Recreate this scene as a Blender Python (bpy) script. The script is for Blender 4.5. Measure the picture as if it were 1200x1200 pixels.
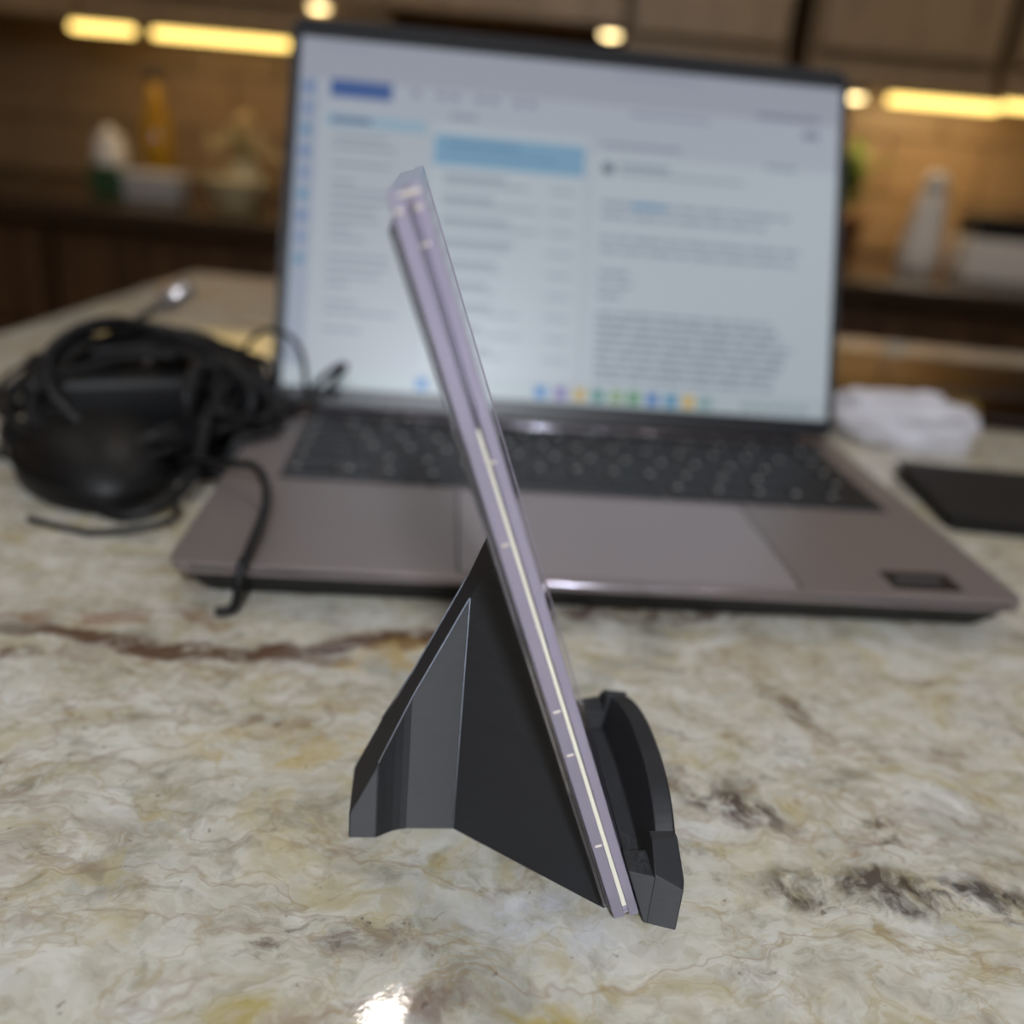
import bpy, bmesh, math, random
from mathutils import Vector, Matrix, Euler, noise as mnoise

random.seed(7)
PI = math.pi
for o in list(bpy.data.objects):
    bpy.data.objects.remove(o)
scene = bpy.context.scene
COL = scene.collection


def lin(r, g, b, a=1.0):
    def f(c):
        c /= 255.0
        return c / 12.92 if c <= .04045 else ((c + .055) / 1.055) ** 2.4
    return (f(r), f(g), f(b), a)


# ------------------------------------------------------------------ camera
# metres; counter top is z = 0; the laptop is square to the axes, front edge on y = 0
CAM = Vector((-.0674, -.2862, .1597))
YAW, PITCH, ROLL = .096, .3895, .092
fwd = Vector((math.sin(YAW) * math.cos(PITCH), math.cos(YAW) * math.cos(PITCH), -math.sin(PITCH)))
rgt = Vector((math.cos(YAW), -math.sin(YAW), 0))
upv = rgt.cross(fwd)
r2 = rgt * math.cos(ROLL) + upv * math.sin(ROLL)
u2 = upv * math.cos(ROLL) - rgt * math.sin(ROLL)
cd = bpy.data.cameras.new('camera')
cam = bpy.data.objects.new('camera', cd)
COL.objects.link(cam)
cam.matrix_world = Matrix(((r2.x, u2.x, -fwd.x, CAM.x), (r2.y, u2.y, -fwd.y, CAM.y),
                           (r2.z, u2.z, -fwd.z, CAM.z), (0, 0, 0, 1)))
cd.sensor_width = 36
cd.sensor_fit = 'HORIZONTAL'
cd.lens = 1058 / 1200 * 36
cd.clip_start = .01
cd.dof.use_dof = True
cd.dof.focus_distance = .2
cd.dof.aperture_fstop = cd.lens / 5.6        # a phone lens: 5.6 mm opening
scene.camera = cam

# ------------------------------------------------------------------ world, exposure
wd = bpy.data.worlds.new('world')
scene.world = wd
wd.use_nodes = True
wd.node_tree.nodes['Background'].inputs[0].default_value = lin(190, 180, 170)
wd.node_tree.nodes['Background'].inputs[1].default_value = .05
vs = scene.view_settings
vs.view_transform = 'Standard'
vs.look = 'None'
vs.exposure = 0.0
vs.gamma = 1.0
vs.use_curve_mapping = False

CEIL = 1.5
CAN_POWER = 11.0
# (x, y, watts): the room's recessed ceiling lamps
# last value: colour
COOL, NEUTRAL = (.86, .92, 1.0, 1), (1.0, .92, .84, 1)
CANS = [(-.09, .99, 9.0, NEUTRAL), (-.9, -1.2, 8.0, COOL), (.9, -1.2, 8.0, COOL), (-1.2, .8, 5.5, NEUTRAL), (1.15, .8, 7.0, NEUTRAL)]
PENDANT = (-.06, -.80, .62, 310.0)     # lamp hanging over the near side of the island, behind the camera
STRIP = 3.4
STRIP_W = .36


# ------------------------------------------------------------------ materials
def mat(name):
    m = bpy.data.materials.new(name)
    m.use_nodes = True
    nt = m.node_tree
    return m, nt, nt.nodes['Principled BSDF']


def N(nt, typ, **kw):
    n = nt.nodes.new(typ)
    for k, v in kw.items():
        setattr(n, k, v)
    return n


def simple(name, col, rough=.5, metal=0, spec=.5, var=.06, scale=60, bump=0, trans=0, ior=1.45, coat=0, sub=0):
    """principled material whose colour wanders a little through a noise texture"""
    m, nt, b = mat(name)
    b.inputs['Roughness'].default_value = rough
    b.inputs['Metallic'].default_value = metal
    b.inputs['Specular IOR Level'].default_value = spec
    b.inputs['Transmission Weight'].default_value = trans
    b.inputs['IOR'].default_value = ior
    b.inputs['Coat Weight'].default_value = coat
    b.inputs['Subsurface Weight'].default_value = sub
    tc = N(nt, 'ShaderNodeTexCoord')
    no = N(nt, 'ShaderNodeTexNoise')
    no.inputs['Scale'].default_value = scale
    no.inputs['Detail'].default_value = 4
    nt.links.new(tc.outputs['Object'], no.inputs['Vector'])
    mx = N(nt, 'ShaderNodeMix', data_type='RGBA')
    mx.inputs['A'].default_value = [max(0, c * (1 - var)) for c in col[:3]] + [1]
    mx.inputs['B'].default_value = [min(1, c * (1 + var)) for c in col[:3]] + [1]
    nt.links.new(no.outputs['Fac'], mx.inputs['Factor'])
    nt.links.new(mx.outputs['Result'], b.inputs['Base Color'])
    if bump:
        bp = N(nt, 'ShaderNodeBump')
        bp.inputs['Strength'].default_value = bump
        bp.inputs['Distance'].default_value = .002
        nt.links.new(no.outputs['Fac'], bp.inputs['Height'])
        nt.links.new(bp.outputs['Normal'], b.inputs['Normal'])
    return m


def emit(name, col, strength):
    m = bpy.data.materials.new(name)
    m.use_nodes = True
    nt = m.node_tree
    nt.nodes.clear()
    e = N(nt, 'ShaderNodeEmission')
    e.inputs[0].default_value = col
    e.inputs[1].default_value = strength
    o = N(nt, 'ShaderNodeOutputMaterial')
    nt.links.new(e.outputs[0], o.inputs[0])
    return m


def wood(name, dark, light, scale=6, rough=.45, axis=2):
    m, nt, b = mat(name)
    b.inputs['Roughness'].default_value = rough
    tc = N(nt, 'ShaderNodeTexCoord')
    mp = N(nt, 'ShaderNodeMapping')
    sc = [scale * 6] * 3
    sc[axis] = scale * .5
    mp.inputs['Scale'].default_value = sc
    nt.links.new(tc.outputs['Object'], mp.inputs[0])
    no = N(nt, 'ShaderNodeTexNoise')
    no.inputs['Scale'].default_value = 1
    no.inputs['Detail'].default_value = 6
    no.inputs['Distortion'].default_value = .6
    nt.links.new(mp.outputs[0], no.inputs['Vector'])
    rp = N(nt, 'ShaderNodeValToRGB')
    rp.color_ramp.elements[0].position = .3
    rp.color_ramp.elements[1].position = .7
    rp.color_ramp.elements[0].color = dark
    rp.color_ramp.elements[1].color = light
    nt.links.new(no.outputs['Fac'], rp.inputs[0])
    nt.links.new(rp.outputs[0], b.inputs['Base Color'])
    return m


def granite(name, patches=()):
    """polished cream granite: cloudy cream / grey / ochre ground, brown veins, dark grains"""
    m, nt, b = mat(name)
    L = nt.links.new
    tc = N(nt, 'ShaderNodeTexCoord')

    def noise(scale, detail=6, rough=.6, dist=0, off=0, src=None, stretch=None):
        mp = N(nt, 'ShaderNodeMapping')
        mp.inputs['Location'].default_value = (off, off * 1.7, 0)
        if stretch:
            mp.inputs['Rotation'].default_value = (0, 0, stretch[0])
            mp.inputs['Scale'].default_value = (1, stretch[1], 1)
        L(src if src else tc.outputs['Object'], mp.inputs[0])
        n = N(nt, 'ShaderNodeTexNoise')
        n.inputs['Scale'].default_value = scale
        n.inputs['Detail'].default_value = detail
        n.inputs['Roughness'].default_value = rough
        n.inputs['Distortion'].default_value = dist
        L(mp.outputs[0], n.inputs['Vector'])
        return n

    def ramp(src, stops):
        r = N(nt, 'ShaderNodeValToRGB')
        el = r.color_ramp.elements
        while len(el) < len(stops):
            el.new(.5)
        for e, (p, c) in zip(el, stops):
            e.position = p
            e.color = c if len(c) == 4 else (*c, 1)
        L(src, r.inputs[0])
        return r.outputs[0]

    def g(v):
        return (v, v, v, 1)

    def mix(fac, a, bb, blend='MIX', k=None):
        x = N(nt, 'ShaderNodeMix', data_type='RGBA', blend_type=blend)
        if k is not None:
            mm = N(nt, 'ShaderNodeMath', operation='MULTIPLY')
            mm.inputs[1].default_value = k
            L(fac, mm.inputs[0])
            fac = mm.outputs[0]
        L(fac, x.inputs['Factor'])
        for s, i in ((a, 'A'), (bb, 'B')):
            if isinstance(s, tuple):
                x.inputs[i].default_value = s
            else:
                L(s, x.inputs[i])
        return x.outputs['Result']

    # one warped coordinate shared by the veins
    wn = noise(22, 4, .6, 0, 3.1)
    wv = N(nt, 'ShaderNodeVectorMath', operation='MULTIPLY_ADD')
    sb = N(nt, 'ShaderNodeVectorMath', operation='SUBTRACT')
    sb.inputs[1].default_value = (.5, .5, .5)
    L(wn.outputs['Color'], sb.inputs[0])
    wv.inputs[1].default_value = (.035, .035, .035)
    L(sb.outputs[0], wv.inputs[0])
    L(tc.outputs['Object'], wv.inputs[2])
    W = wv.outputs[0]

    base = ramp(noise(38, 8, .62, .4, 0, W, (.5, 1.7)).outputs['Fac'],
                [(.30, lin(142, 136, 122)), (.42, lin(186, 180, 162)), (.52, lin(206, 201, 186)),
                 (.62, lin(212, 210, 202)), (.72, lin(234, 232, 228))])
    # mottling at grain size
    base = mix(ramp(noise(170, 5, .6, .3, 9).outputs['Fac'], [(.38, g(0)), (.68, g(1))]), base,
               lin(222, 219, 208), k=.55)
    vo = N(nt, 'ShaderNodeTexVoronoi')
    vo.inputs['Scale'].default_value = 330
    L(W, vo.inputs['Vector'])
    hs = N(nt, 'ShaderNodeSeparateColor')
    L(vo.outputs['Color'], hs.inputs[0])
    base = mix(ramp(hs.outputs[0], [(.62, g(0)), (.95, g(1))]), base, lin(158, 146, 120), k=.22)
    base = mix(ramp(hs.outputs[1], [(.70, g(0)), (.95, g(1))]), base, lin(226, 224, 218), k=.22)
    base = mix(ramp(noise(95, 6, .65, .5, 5, W, (.5, 1.5)).outputs['Fac'], [(.56, g(0)), (.70, g(1))]), base,
               lin(158, 150, 124), k=.45)
    # white crystals
    base = mix(ramp(noise(60, 5, .55, .2, 83, W, (.6, 1.6)).outputs['Fac'], [(.54, g(0)), (.66, g(1))]), base,
               lin(228, 225, 216), k=.6)
    # ochre clouds
    base = mix(ramp(noise(17, 7, .65, .6, 17, W).outputs['Fac'], [(.56, g(0)), (.70, g(1))]), base,
               lin(196, 172, 92), k=.55)
    # cool grey clouds
    base = mix(ramp(noise(21, 6, .6, .4, 27, W).outputs['Fac'], [(.56, g(0)), (.72, g(1))]), base,
               lin(142, 143, 136), k=.6)
    # smaller ochre and olive-grey blotches
    base = mix(ramp(noise(44, 6, .6, .4, 101, W, (.5, 1.5)).outputs['Fac'], [(.54, g(0)), (.66, g(1))]), base,
               lin(186, 168, 112), k=.5)
    base = mix(ramp(noise(52, 7, .65, .4, 113, W, (.5, 1.6)).outputs['Fac'], [(.55, g(0)), (.67, g(1))]), base,
               lin(134, 128, 108), k=.5)
    base = mix(ramp(noise(34, 7, .7, .4, 127, W, (.5, 1.6)).outputs['Fac'], [(.58, g(0)), (.68, g(1))]), base,
               lin(146, 118, 90), k=.5)
    # fine ochre / umber veins: level lines of a noise
    for off, sc, wid, colr, k in ((31, 13, .018, lin(140, 104, 74), .35), (41, 24, .016, lin(168, 142, 84), .35)):
        n = noise(sc, 5, .55, .3, off, W, (.45, 2.0))
        s1 = N(nt, 'ShaderNodeMath', operation='SUBTRACT')
        s1.inputs[1].default_value = .5
        L(n.outputs['Fac'], s1.inputs[0])
        a1 = N(nt, 'ShaderNodeMath', operation='ABSOLUTE')
        L(s1.outputs[0], a1.inputs[0])
        base = mix(ramp(a1.outputs[0], [(0, g(1)), (wid, g(0))]), base, colr, k=k)
    # dark brown clusters and garnet grains
    cl = ramp(noise(30, 7, .7, .5, 53, W, (.4, 1.8)).outputs['Fac'], [(.61, g(0)), (.70, g(1))])
    base = mix(cl, base, lin(86, 66, 56), k=.75)
    gr = ramp(noise(230, 3, .5, 0, 61).outputs['Fac'], [(.685, g(0)), (.74, g(1))])
    base = mix(gr, base, lin(92, 80, 72), k=.7)
    # the slab's own larger veins and clouds, each at its place in the stone
    brk2 = ramp(noise(75, 6, .7, .4, 91, W).outputs['Fac'], [(.42, g(0)), (.58, g(1))])
    brk = ramp(noise(75, 6, .7, .4, 71, W).outputs['Fac'], [(.28, g(0)), (.50, g(1))])
    for (cx, cy, ang, lx, ly, colr, k) in patches:
        mp = N(nt, 'ShaderNodeMapping', vector_type='TEXTURE')
        mp.inputs['Location'].default_value = (cx, cy, 0)
        mp.inputs['Rotation'].default_value = (0, 0, ang)
        mp.inputs['Scale'].default_value = (lx, ly, 1)
        L(W, mp.inputs[0])
        gt = N(nt, 'ShaderNodeTexGradient', gradient_type='SPHERICAL')
        L(mp.outputs[0], gt.inputs[0])
        f = ramp(gt.outputs['Fac'], [(0, g(0)), (.45, g(1))])
        ff = N(nt, 'ShaderNodeMath', operation='MULTIPLY')
        L(f, ff.inputs[0])
        L(brk if k > .92 else brk2, ff.inputs[1])
        base = mix(ff.outputs[0], base, colr, k=k)
    L(base, b.inputs['Base Color'])
    b.inputs['Roughness'].default_value = .06
    b.inputs['Specular IOR Level'].default_value = .5
    bp = N(nt, 'ShaderNodeBump')
    bp.inputs['Strength'].default_value = .02
    bp.inputs['Distance'].default_value = .001
    L(noise(300, 2).outputs['Fac'], bp.inputs['Height'])
    L(bp.outputs['Normal'], b.inputs['Normal'])
    return m


def print_plastic(name):
    """matt black printed plastic with fine horizontal layer lines"""
    m, nt, b = mat(name)
    L = nt.links.new
    tc = N(nt, 'ShaderNodeTexCoord')
    wv = N(nt, 'ShaderNodeTexWave', wave_type='BANDS', bands_direction='Z')
    wv.inputs['Scale'].default_value = 700
    wv.inputs['Distortion'].default_value = .4
    wv.inputs['Detail'].default_value = 1
    L(tc.outputs['Object'], wv.inputs['Vector'])
    mp = N(nt, 'ShaderNodeMapping')
    mp.inputs['Scale'].default_value = (40, 40, 1500)
    L(tc.outputs['Object'], mp.inputs[0])
    no = N(nt, 'ShaderNodeTexNoise')
    no.inputs['Scale'].default_value = 1
    no.inputs['Detail'].default_value = 3
    L(mp.outputs[0], no.inputs['Vector'])
    rp = N(nt, 'ShaderNodeValToRGB')
    rp.color_ramp.elements[0].color = lin(40, 41, 44)
    rp.color_ramp.elements[1].color = lin(52, 53, 57)
    L(no.outputs['Fac'], rp.inputs[0])
    L(rp.outputs[0], b.inputs['Base Color'])
    ad = N(nt, 'ShaderNodeMath', operation='ADD')
    L(wv.outputs['Fac'], ad.inputs[0])
    L(no.outputs['Fac'], ad.inputs[1])
    bp = N(nt, 'ShaderNodeBump')
    bp.inputs['Strength'].default_value = .22
    bp.inputs['Distance'].default_value = .0003
    L(ad.outputs[0], bp.inputs['Height'])
    L(bp.outputs['Normal'], b.inputs['Normal'])
    b.inputs['Roughness'].default_value = .6
    b.inputs['Specular IOR Level'].default_value = .6
    b.inputs['Anisotropic'].default_value = .95
    zz_ = N(nt, 'ShaderNodeCombineXYZ')
    zz_.inputs[2].default_value = 1
    L(zz_.outputs[0], b.inputs['Tangent'])
    ge = N(nt, 'ShaderNodeNewGeometry')
    sx_ = N(nt, 'ShaderNodeSeparateXYZ')
    L(ge.outputs['True Normal'], sx_.inputs[0])
    ab = N(nt, 'ShaderNodeMath', operation='ABSOLUTE')
    L(sx_.outputs[2], ab.inputs[0])
    mr = N(nt, 'ShaderNodeMapRange')
    mr.inputs['From Min'].default_value = .2
    mr.inputs['From Max'].default_value = .7
    mr.inputs['To Min'].default_value = .25
    mr.inputs['To Max'].default_value = .02
    L(ab.outputs[0], mr.inputs[0])
    L(mr.outputs[0], bp.inputs['Strength'])
    return m


def screen_mat():
    """lit display: the face colours are the picture on it"""
    m, nt, b = mat('screen_light')
    at = N(nt, 'ShaderNodeAttribute', attribute_name='Col')
    b.inputs['Base Color'].default_value = (.01, .01, .012, 1)
    b.inputs['Roughness'].default_value = .35
    nt.links.new(at.outputs['Color'], b.inputs['Emission Color'])
    b.inputs['Emission Strength'].default_value = SCREEN
    return m


SCREEN = .50
M = {}
M['print'] = print_plastic('black_printed_plastic')
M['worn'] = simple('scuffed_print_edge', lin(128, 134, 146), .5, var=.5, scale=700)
M['alu'] = simple('silver_laptop_metal', lin(150, 141, 140), .42, .55, var=.03, scale=400)
M['well'] = simple('keyboard_well_paint', lin(70, 66, 68), .5, .2, var=.05)
M['lidm'] = simple('dark_lid_metal', lin(66, 61, 60), .45, .4, var=.03, scale=300)
M['blackglass'] = simple('black_ceramic_glass', lin(8, 8, 9), .06, var=.1)
M['pad'] = simple('touchpad_glass', lin(160, 151, 153), .38, .3, var=.02, scale=300)
M['rim'] = simple('polished_metal_edge', lin(190, 185, 200), .22, .9, var=.02)
M['key'] = simple('black_key_plastic', lin(19, 21, 27), .5, var=.1, scale=300)
M['legend'] = simple('key_legend_print', lin(190, 190, 190), .5)
M['bezel'] = simple('black_bezel_plastic', lin(26, 28, 34), .35, var=.08)
M['rubber'] = simple('black_rubber', lin(24, 24, 26), .6, var=.1)
M['cable'] = simple('black_cable_sheath', lin(17, 17, 20), .5, var=.12, scale=200)
M['brick'] = simple('black_adapter_plastic', lin(11, 11, 13), .5, var=.1)
M['plug'] = simple('silver_plug_metal', lin(205, 200, 200), .25, .8, var=.05)
M['bag'] = simple('white_crinkled_film', lin(236, 234, 242), .24, trans=.15, ior=1.3, var=.05, scale=90)
M['sticker'] = simple('black_label_sticker', lin(28, 28, 32), .35, var=.1)
M['stickertext'] = simple('grey_sticker_print', lin(105, 105, 112), .5)
M['clear'] = simple('clear_acrylic', lin(236, 234, 243), .05, trans=.94, ior=1.49, var=.01)
M['clearedge'] = simple('milky_acrylic', lin(226, 218, 240), .12, trans=.64, ior=1.49, var=.03, scale=120)
M['clearfront'] = simple('clear_front_acrylic', lin(232, 229, 242), .05, trans=.93, ior=1.49, var=.03, scale=120)
M['insert'] = simple('cream_insert_sheet', lin(252, 249, 232), .3, var=.02)
M['cab'] = wood('brown_cabinet_wood', lin(66, 44, 27), lin(104, 74, 46), 5)
M['cabup'] = wood('taupe_cabinet_wood', lin(138, 112, 80), lin(166, 136, 98), 5)
M['rail'] = wood('dark_rail_wood', lin(52, 35, 22), lin(78, 54, 34), 5, axis=0)
M['steel'] = simple('brushed_steel', lin(180, 172, 160), .3, .9, var=.08)
M['wallp'] = simple('tan_wall_paint', lin(168, 138, 100), .7, var=.05, scale=8)
M['ceilp'] = simple('ceiling_paint', lin(215, 205, 190), .85, var=.02, scale=8)
M['floorp'] = wood('dark_floor_boards', lin(58, 40, 28), lin(86, 62, 42), 3, .4, axis=0)
M['tile'] = simple('brown_stone_tile', lin(146, 120, 90), .38, var=.22, scale=14)
M['grout'] = simple('tile_grout', lin(98, 76, 54), .8)
M['warm'] = emit('warm_lamp_light', (1.0, .68, .19, 1), STRIP)
M['puck'] = emit('warm_puck_light', (1.0, .76, .36, 1), 7)
M['cream'] = simple('cream_ceramic', lin(214, 196, 150), .35)
M['white'] = simple('white_plastic', lin(226, 216, 204), .4)
M['green'] = simple('green_tin', lin(44, 74, 44), .4, var=.2)
M['grey'] = simple('grey_plastic', lin(170, 165, 158), .45)
M['amber'] = simple('amber_oil_glass', lin(196, 150, 40), .12, trans=.4, var=.1)
M['leaf'] = simple('green_leaf', lin(96, 116, 40), .5, var=.3, scale=30)
M['dry'] = simple('dried_beige_flower', lin(206, 180, 130), .7, var=.2, scale=40)
M['glassy'] = simple('clear_jar_glass', lin(230, 225, 215), .06, trans=.9, var=.02)
M['darkbox'] = simple('dark_lid_plastic', lin(34, 28, 24), .4)
M['terra'] = simple('brown_pot_clay', lin(110, 70, 44), .6, var=.15)


# ------------------------------------------------------------------ mesh helpers
def link(name, me, material, parent=None, smooth=False):
    o = bpy.data.objects.new(name, me)
    COL.objects.link(o)
    if material is not None:
        if isinstance(material, (list, tuple)):
            for x in material:
                me.materials.append(x)
        else:
            me.materials.append(material)
    if parent is not None:
        o.parent = parent
    if smooth:
        for p in me.polygons:
            p.use_smooth = True
    return o


def from_bm(name, bm, material, parent=None, smooth=False):
    bmesh.ops.recalc_face_normals(bm, faces=bm.faces)
    me = bpy.data.meshes.new(name)
    bm.to_mesh(me)
    bm.free()
    return link(name, me, material, parent, smooth)


def empty(name, loc=(0, 0, 0), rz=0):
    o = bpy.data.objects.new(name, None)
    o.empty_display_size = .02
    COL.objects.link(o)
    o.location = loc
    o.rotation_euler = (0, 0, rz)
    return o


def tag(o, label, cat, group=None, kind=None):
    if label:
        o['label'] = label
    if cat:
        o['category'] = cat
    if group:
        o['group'] = group
    if kind:
        o['kind'] = kind
    return o


def add_box(bm, c, s, bev=0, seg=2, rot=None):
    mtx = Matrix.Translation(c)
    if rot:
        mtx = mtx @ Euler(rot).to_matrix().to_4x4()
    r = bmesh.ops.create_cube(bm, size=1, matrix=mtx @ Matrix.Diagonal((*s, 1)))
    if bev:
        es = list({e for v in r['verts'] for e in v.link_edges})
        bmesh.ops.bevel(bm, geom=es, offset=bev, segments=seg, affect='EDGES', profile=.5)


def box(name, lo, hi, material, parent=None, bev=0, seg=2):
    bm = bmesh.new()
    c = [(a + b) / 2 for a, b in zip(lo, hi)]
    add_box(bm, c, [b - a for a, b in zip(lo, hi)], bev, seg)
    return from_bm(name, bm, material, parent)


def rounded_slab(bm, x0, x1, y0, y1, z0, z1, r, seg=6, bev=.0):
    pts = []
    for cx, cy, a0 in ((x1 - r, y1 - r, 0), (x0 + r, y1 - r, 90), (x0 + r, y0 + r, 180), (x1 - r, y0 + r, 270)):
        for k in range(seg + 1):
            a = math.radians(a0 + 90 * k / seg)
            pts.append((cx + r * math.cos(a), cy + r * math.sin(a)))
    vs_ = [bm.verts.new((x, y, z0)) for x, y in pts]
    f = bm.faces.new(vs_)
    ex = bmesh.ops.extrude_face_region(bm, geom=[f])
    nv = [v for v in ex['geom'] if isinstance(v, bmesh.types.BMVert)]
    for v in nv:
        v.co.z = z1
    if bev:
        top = [e for e in ex['geom'] if isinstance(e, bmesh.types.BMEdge)]
        bmesh.ops.bevel(bm, geom=top, offset=bev, segments=3, affect='EDGES', profile=.5)


def lathe(name, prof, material, parent=None, seg=24, smooth=True):
    bm = bmesh.new()
    rings = []
    for r, z in prof:
        rings.append([bm.verts.new((r * math.cos(2 * PI * k / seg), r * math.sin(2 * PI * k / seg), z)) for k in range(seg)])
    for a, b in zip(rings, rings[1:]):
        for k in range(seg):
            bm.faces.new((a[k], a[(k + 1) % seg], b[(k + 1) % seg], b[k]))
    bm.faces.new(rings[0])
    bm.faces.new(list(reversed(rings[-1])))
    return from_bm(name, bm, material, parent, smooth)


def catmull(P, n=10, closed=False):
    P = [Vector(p) for p in P]
    out = []
    m = len(P)
    rng = range(m if closed else m - 1)
    for i in rng:
        if closed:
            p0, p1, p2, p3 = P[(i - 1) % m], P[i], P[(i + 1) % m], P[(i + 2) % m]
        else:
            p0, p1, p2, p3 = P[max(i - 1, 0)], P[i], P[i + 1], P[min(i + 2, m - 1)]
        for k in range(n):
            t = k / n
            out.append(.5 * ((2 * p1) + (p2 - p0) * t + (2 * p0 - 5 * p1 + 4 * p2 - p3) * t * t
                             + (3 * p1 - p0 - 3 * p2 + p3) * t ** 3))
    if not closed:
        out.append(P[-1])
    return out


def tube_bm(bm, pts, r, seg=8):
    pts = [Vector(p) for p in pts]
    T = [(pts[min(i + 1, len(pts) - 1)] - pts[max(i - 1, 0)]).normalized() for i in range(len(pts))]
    nrm = T[0].orthogonal().normalized()
    prev = None
    first = None
    for i, p in enumerate(pts):
        nrm = (nrm - T[i] * nrm.dot(T[i])).normalized()
        bi = T[i].cross(nrm)
        rr = r(i / (len(pts) - 1)) if callable(r) else r
        ring = [bm.verts.new(p + (nrm * math.cos(2 * PI * k / seg) + bi * math.sin(2 * PI * k / seg)) * rr) for k in range(seg)]
        if prev:
            for k in range(seg):
                bm.faces.new((prev[k], prev[(k + 1) % seg], ring[(k + 1) % seg], ring[k]))
        else:
            first = ring
        prev = ring
    bm.faces.new(first)
    bm.faces.new(prev)


def tube(name, pts, r, material, parent=None, seg=8):
    bm = bmesh.new()
    tube_bm(bm, pts, r, seg)
    return from_bm(name, bm, material, parent, True)


# ------------------------------------------------------------------ room, in the kitchen's own frame (turned 8 degrees)
KA = math.radians(-8)
KC, KS = math.cos(KA), math.sin(KA)


def K(x, y, z=0):
    return Vector((x * KC - y * KS, x * KS + y * KC, z))


def kobj(o):
    """turn a top-level object built in kitchen coordinates into place"""
    o.rotation_euler = (0, 0, KA)
    return o


FLOOR = -.91
WALL = 1.82


def struct(o):
    o['kind'] = 'structure'
    return o


struct(kobj(box('floor', (-2.6, -2.4, FLOOR - .05), (2.6, WALL + .1, FLOOR), M['floorp'])))
struct(kobj(box('ceiling', (-2.6, -2.4, CEIL), (2.6, WALL + .1, CEIL + .05), M['ceilp'])))
wb = struct(kobj(box('wall_back', (-2.6, WALL, FLOOR), (2.6, WALL + .1, CEIL), M['wallp'])))
struct(kobj(box('wall_left', (-2.6, -2.4, FLOOR), (-2.5, WALL, CEIL), M['wallp'])))
struct(kobj(box('wall_right', (2.5, -2.4, FLOOR), (2.6, WALL, CEIL), M['wallp'])))
struct(kobj(box('wall_front', (-2.5, -2.4, FLOOR), (2.5, -2.3, CEIL), M['wallp'])))
# stone backsplash tiles between counter and cabinets
box('grout_bed', (-1.5, WALL - .004, 0), (1.7, WALL, .36), M['grout'], wb)
tm = None
for r in range(3):
    for c in range(-8, 9):
        x = c * .2 + (.1 if r % 2 else 0)
        if tm is None:
            t = box('tile', (-.098, -.006, -.056), (.098, .006, .056), M['tile'], wb, .002, 1)
            tm = t.data
        else:
            t = bpy.data.objects.new('tile', tm)
            COL.objects.link(t)
            t.parent = wb
        t.location = (x, WALL - .008 - .0015 * random.random(), .06 + r * .116)

# ------------------------------------------------------------------ island with the granite top
PATCH = [
    # x, y, angle, half length, half width, colour, strength : vein and clouds of this slab
    (-.150, -.028, -.10, .070, .0065, lin(96, 70, 54), .95),
    (-.085, -.022, .16, .060, .0055, lin(96, 70, 54), .95),
    (-.215, -.046, .30, .050, .006, lin(100, 68, 50), .9),
    (-.180, -.012, .1, .05, .007, lin(140, 92, 62), .6),
    (-.02, .004, -.05, .05, .010, lin(88, 62, 50), .85),
    (.03, .010, .1, .045, .012, lin(90, 64, 52), .8),
    (.012, -.096, -.5, .024, .008, lin(74, 56, 50), .9),
    (.040, -.126, -.15, .034, .009, lin(74, 62, 54), .9),
    (.075, -.129, -.1, .022, .008, lin(64, 56, 52), .9),
    (.052, -.052, -1.2, .022, .005, lin(110, 92, 72), .8),
    (-.098, -.102, .2, .05, .012, lin(150, 146, 130), .5),
    (-.105, -.078, 0, .04, .012, lin(196, 168, 84), .5),
    (-.080, -.030, .2, .03, .01, lin(200, 164, 70), .5),
    (-.110, -.165, .1, .022, .007, lin(178, 160, 80), .75),
    (-.030, -.162, -.1, .024, .007, lin(186, 164, 76), .75),
    (.030, -.168, -.1, .022, .006, lin(170, 154, 80), .6),
    (-.036, -.138, .0, .022, .010, lin(206, 208, 216), .7),
    (-.078, -.143, .1, .016, .006, lin(96, 84, 78), .7),
    (-.062, -.160, .1, .016, .006, lin(120, 92, 84), .6),
    (-.140, -.118, .1, .03, .01, lin(150, 136, 120), .5),
    (.05, -.03, .1, .05, .02, lin(176, 160, 134), .55),
]
M['granite'] = granite('polished_cream_granite', PATCH)
M['darkstone'] = simple('dark_brown_counter_stone', lin(62, 46, 34), .25, var=.35, scale=45)
isl = empty('kitchen_island', K(.45, .1, FLOOR), KA)
tag(isl, 'kitchen island with polished cream granite top under the laptop and stand', 'island')
bm = bmesh.new()
add_box(bm, (0, 0, -.016), (2.2, 1.5, .032), .008, 3)
for v in bm.verts:
    v.co = K(v.co.x + .66, v.co.y - .07, v.co.z)
top = from_bm('granite_top', bm, M['granite'], isl)
top.matrix_parent_inverse = (Matrix.Translation(K(.45, .1, FLOOR)) @ Matrix.Rotation(KA, 4, 'Z')).inverted()
top['label'] = 'polished cream granite slab with brown veins'
box('base_cabinet', (-.85, -.78, .0), (1.26, .53, .878), M['cab'], isl, .004, 1)
for i in range(4):
    x0 = -.83 + i * .52
    d = box('back_panel', (x0, .53, .08), (x0 + .5, .546, .86), M['cab'], isl, .004, 1)

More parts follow.
